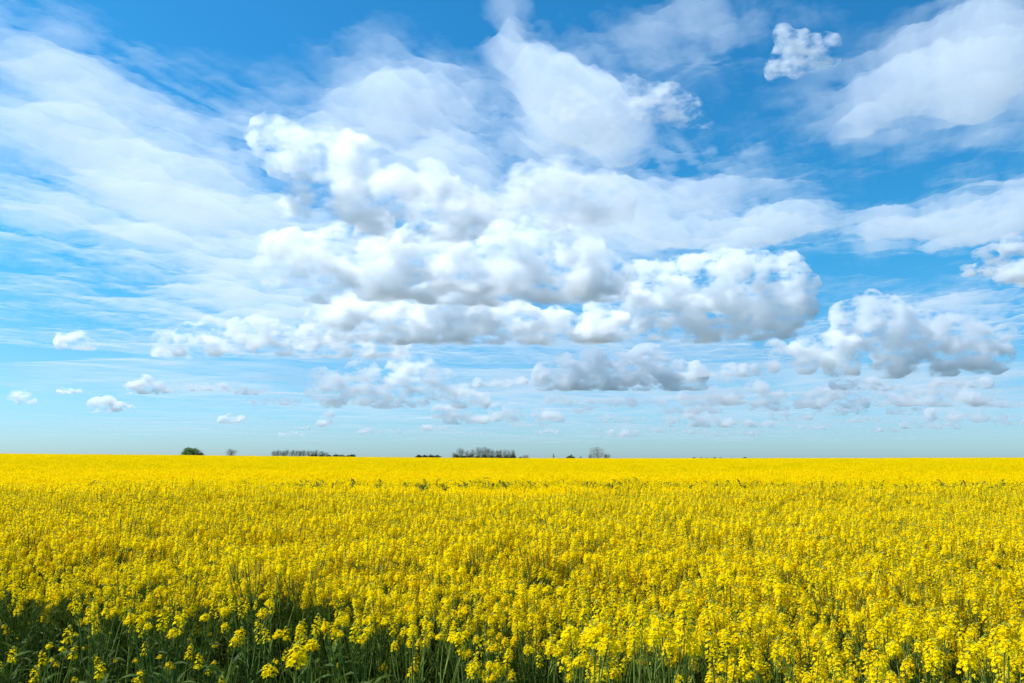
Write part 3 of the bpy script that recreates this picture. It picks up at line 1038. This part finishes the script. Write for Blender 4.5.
def tree(px, top_py, width_px, kind, label, group=None, dist=360.0, name=None, cat='tree', open_=1.0):
    r = np.random.default_rng(int(px * 13 + top_py))
    mpp = dist / F
    x = (px - W / 2) * mpp
    gz = float(ground_z(x, dist))
    top = EYE.z + (459.5 - top_py) * mpp
    h = max(1.0, top - gz)
    w = width_px * mpp * .5
    root = link(name or ('bush' if kind in ('green', 'low') else 'tree'), None, loc=(x, dist, gz))
    tag(root, label, cat, group)
    trunk = MB(); crown = MB()
    bush = kind in ('green', 'low')
    stems = 1 if not bush and kind != 'shrub' else (5 if kind != 'shrub' else 4)
    tips = []
    def grow(p, d, L, rad, lv):
        q = p + d * L
        mid = (p + q) / 2 + r.normal(size=3) * L * .05
        tube(trunk if lv < 2 else crown, [p, mid, q], [rad, rad * .8, rad * .6], 4 if lv < 2 else 3, 0)
        if lv >= 4:
            tips.append(q)
            return
        for _ in range(3 if lv < 3 else 3):
            nd = unit(d + r.normal(size=3) * (.42 if kind != 'poplar' else .26) + np.array((0, 0, .12)))
            grow(p + d * L * r.uniform(.55, 1.0), nd, L * r.uniform(.62, .86), rad * .55, lv + 1)
    for s_ in range(stems):
        a = r.uniform(0, 6.28)
        d0 = unit(np.array((math.cos(a) * .35, math.sin(a) * .35, 1.0))) if stems > 1 else np.array((0, 0, 1.0))
        grow(np.array((r.normal() * .1, r.normal() * .1, -.1)), d0, h * .34, .02 * h + .02, 0)
    # fit the grown shape into the size seen in the picture
    allv = np.array(trunk.v + crown.v)
    tz = allv[:, 2].max(); rad_ = np.percentile(np.hypot(allv[:, 0], allv[:, 1]), 90) + 1e-6
    sc = np.array((w / rad_, w / rad_, h / tz))
    for mbx in (trunk, crown):
        if mbx.v:
            mbx.v = [tuple(np.array(q) * sc) for q in mbx.v]
    tips = [q * sc for q in tips]
    def fleck(c, s):
        n_ = unit(r.normal(size=3) + np.array((0, 0, .4)))
        u, v_, _ = frame(n_)
        crown.add([c + u * s, c + v_ * s * .6, c - u * s, c - v_ * s * .6], [(0, 1, 2, 3)], 1)
    if bush:
        for i in range(2200 if kind == 'green' else 500):
            v_ = unit(r.normal(size=3)); v_[2] = abs(v_[2]) * 1.0
            lump = 1 + .22 * math.sin(v_[0] * 5 + px) * math.cos(v_[1] * 4 + px)
            rr_ = r.uniform(.35, 1.0) ** .5 * lump
            fleck(np.array((v_[0] * w * rr_, v_[1] * w * rr_, h * .12 + v_[2] * h * .85 * rr_ ** .8)), r.uniform(.16, .36))
    else:
        fan = kind in ('bare', 'shrub')
        n_tw = int((60 if kind == 'bare' else 40 if kind == 'shrub' else 55) * w * h * (1.5 - .5 * open_)) + 60
        for i in range(n_tw):                        # fine twigs through the whole crown
            v_ = unit(r.normal(size=3)) * r.uniform(0, 1) ** .4
            t_ = .5 + .5 * v_[2]
            zz = h * (.10 + .88 * t_)
            ww = w * (1.0 if not fan else .45 + .75 * t_)
            lump = 1 + .18 * math.sin(4 * math.atan2(v_[1], v_[0]) + px)
            p = np.array((v_[0] * ww * lump, v_[1] * ww * lump, zz))
            e = unit(np.array((v_[0], v_[1], 0)) * .6 + r.normal(size=3) * .45 + np.array((0, 0, 1.0))) * r.uniform(.35, .8)
            t = unit(np.cross(e, r.normal(size=3))) * r.uniform(.012, .03)
            crown.add([p - t - e * .5, p + t - e * .5, p + e * .5], [(0, 1, 2)], 0)
            if r.uniform() < (.25 if kind in ('bare', 'shrub') else .6):
                fleck(p + r.normal(size=3) * .15, r.uniform(.05, .13))
    leafm = {'green': M_GREEN, 'low': M_DARK, 'bare': M_TWIG, 'olive': M_OLIVE, 'shrub': M_TWIG, 'poplar': M_OLIVE}[kind]
    link('trunk', trunk.mesh('trunk', [M_BARK, M_BARK]), root)
    link('crown', crown.mesh('crown', [M_TWIG, leafm]), root)


tree(193.5, 447.5, 20, 'green', 'round leafy green bush standing alone on the horizon at left', name='bush', cat='bush')
tree(204, 452.5, 8, 'low', 'low dark shrub at the foot of the round green bush', cat='bush')
tree(234, 448.5, 13, 'bare', 'small grey leafless tree between the green bush and the long bare grove', name='tree')
for i, px in enumerate((277, 281, 285, 289, 294, 298, 302, 306, 311, 315, 319, 324, 329)):
    tree(px, 449.2 + [0.8, .2, 1, 0, .6, 0, .9, .2, .5, 1.2, .4, 1.6, 2.6][i], 6.5, 'poplar', 'slim leafless tree in the long bare grove left of the picture centre', 'slim trees of the long bare grove', dist=372 + (i * 7) % 13, open_=.8)
for i, px in enumerate((316, 323, 331, 338, 344, 350, 354)):
    tree(px, 454.2 + (i % 3) * .4, 8, 'low', 'low dark bush trailing off the right end of the long bare grove', 'low bushes beside the long bare grove', dist=356 + i % 4, cat='bush')
for i, px in enumerate((420, 426, 432, 438)):
    tree(px, 454.6 + (i % 2) * .5, 8, 'low', 'low dark bush of the short hedge left of the dense grove', 'bushes of the short low hedge', dist=360 + i % 3, cat='bush')
G2 = [(455, 452, 6), (461, 447.5, 9), (468, 450, 7), (473, 449, 7), (479, 446.6, 9), (484, 446.2, 9), (489, 447.5, 8)]
for i, (px, ty, wd) in enumerate(G2):
    tree(px, ty, wd, 'olive', 'broad budding tree in the left half of the dense grove', 'broad trees of the dense grove', dist=362 + (i * 5) % 11, open_=.5)
for i, px in enumerate((493, 497, 501, 505, 509, 513)):
    tree(px, 448.8 + (i * 2 % 3) * .5, 5.5, 'poplar', 'slim upright bare tree in the right half of the dense grove', 'slim trees of the dense grove', dist=364 + (i * 5) % 9, open_=.8)
for i, px in enumerate((457, 464, 471, 478, 485, 492, 499, 506, 513)):
    tree(px, 454.5 + (i % 2), 8, 'low', 'dark undergrowth bush at the foot of the dense grove', 'undergrowth bushes of the dense grove', dist=358, cat='bush')
tree(525.5, 454, 7, 'shrub', 'tiny grey shrub just right of the dense grove', cat='bush', name='bush')
tree(520, 457, 5, 'low', 'lowest dark bush touching the right end of the dense grove', cat='bush')
tree(553, 453, 2.2, 'poplar', 'single thin bare sapling on the horizon between grove and lone tree', name='tree')
tree(570, 455.2, 10, 'low', 'small dark green bush left of the lone bare tree', cat='bush')
tree(580, 455.6, 2.5, 'poplar', 'tiny thin sapling close to the left of the lone bare tree', name='tree')
tree(596, 446.3, 18, 'bare', 'lone round leafless tree on the horizon right of the picture centre', name='tree')
tree(589, 453.5, 6, 'shrub', 'small bare shrub at the left foot of the lone bare tree', cat='bush', name='bush')
tree(605, 452.5, 8, 'shrub', 'bare shrub leaning off the right foot of the lone bare tree', cat='bush', name='bush')
for i, px in enumerate((692, 699, 705, 712, 718, 729, 742)):
    tree(px, 457.4 + (i % 3) * .25, 6, 'low', 'speck of a far dark bush showing above the field right of the lone tree', 'far bushes just over the crest', dist=350 + i, cat='bush')
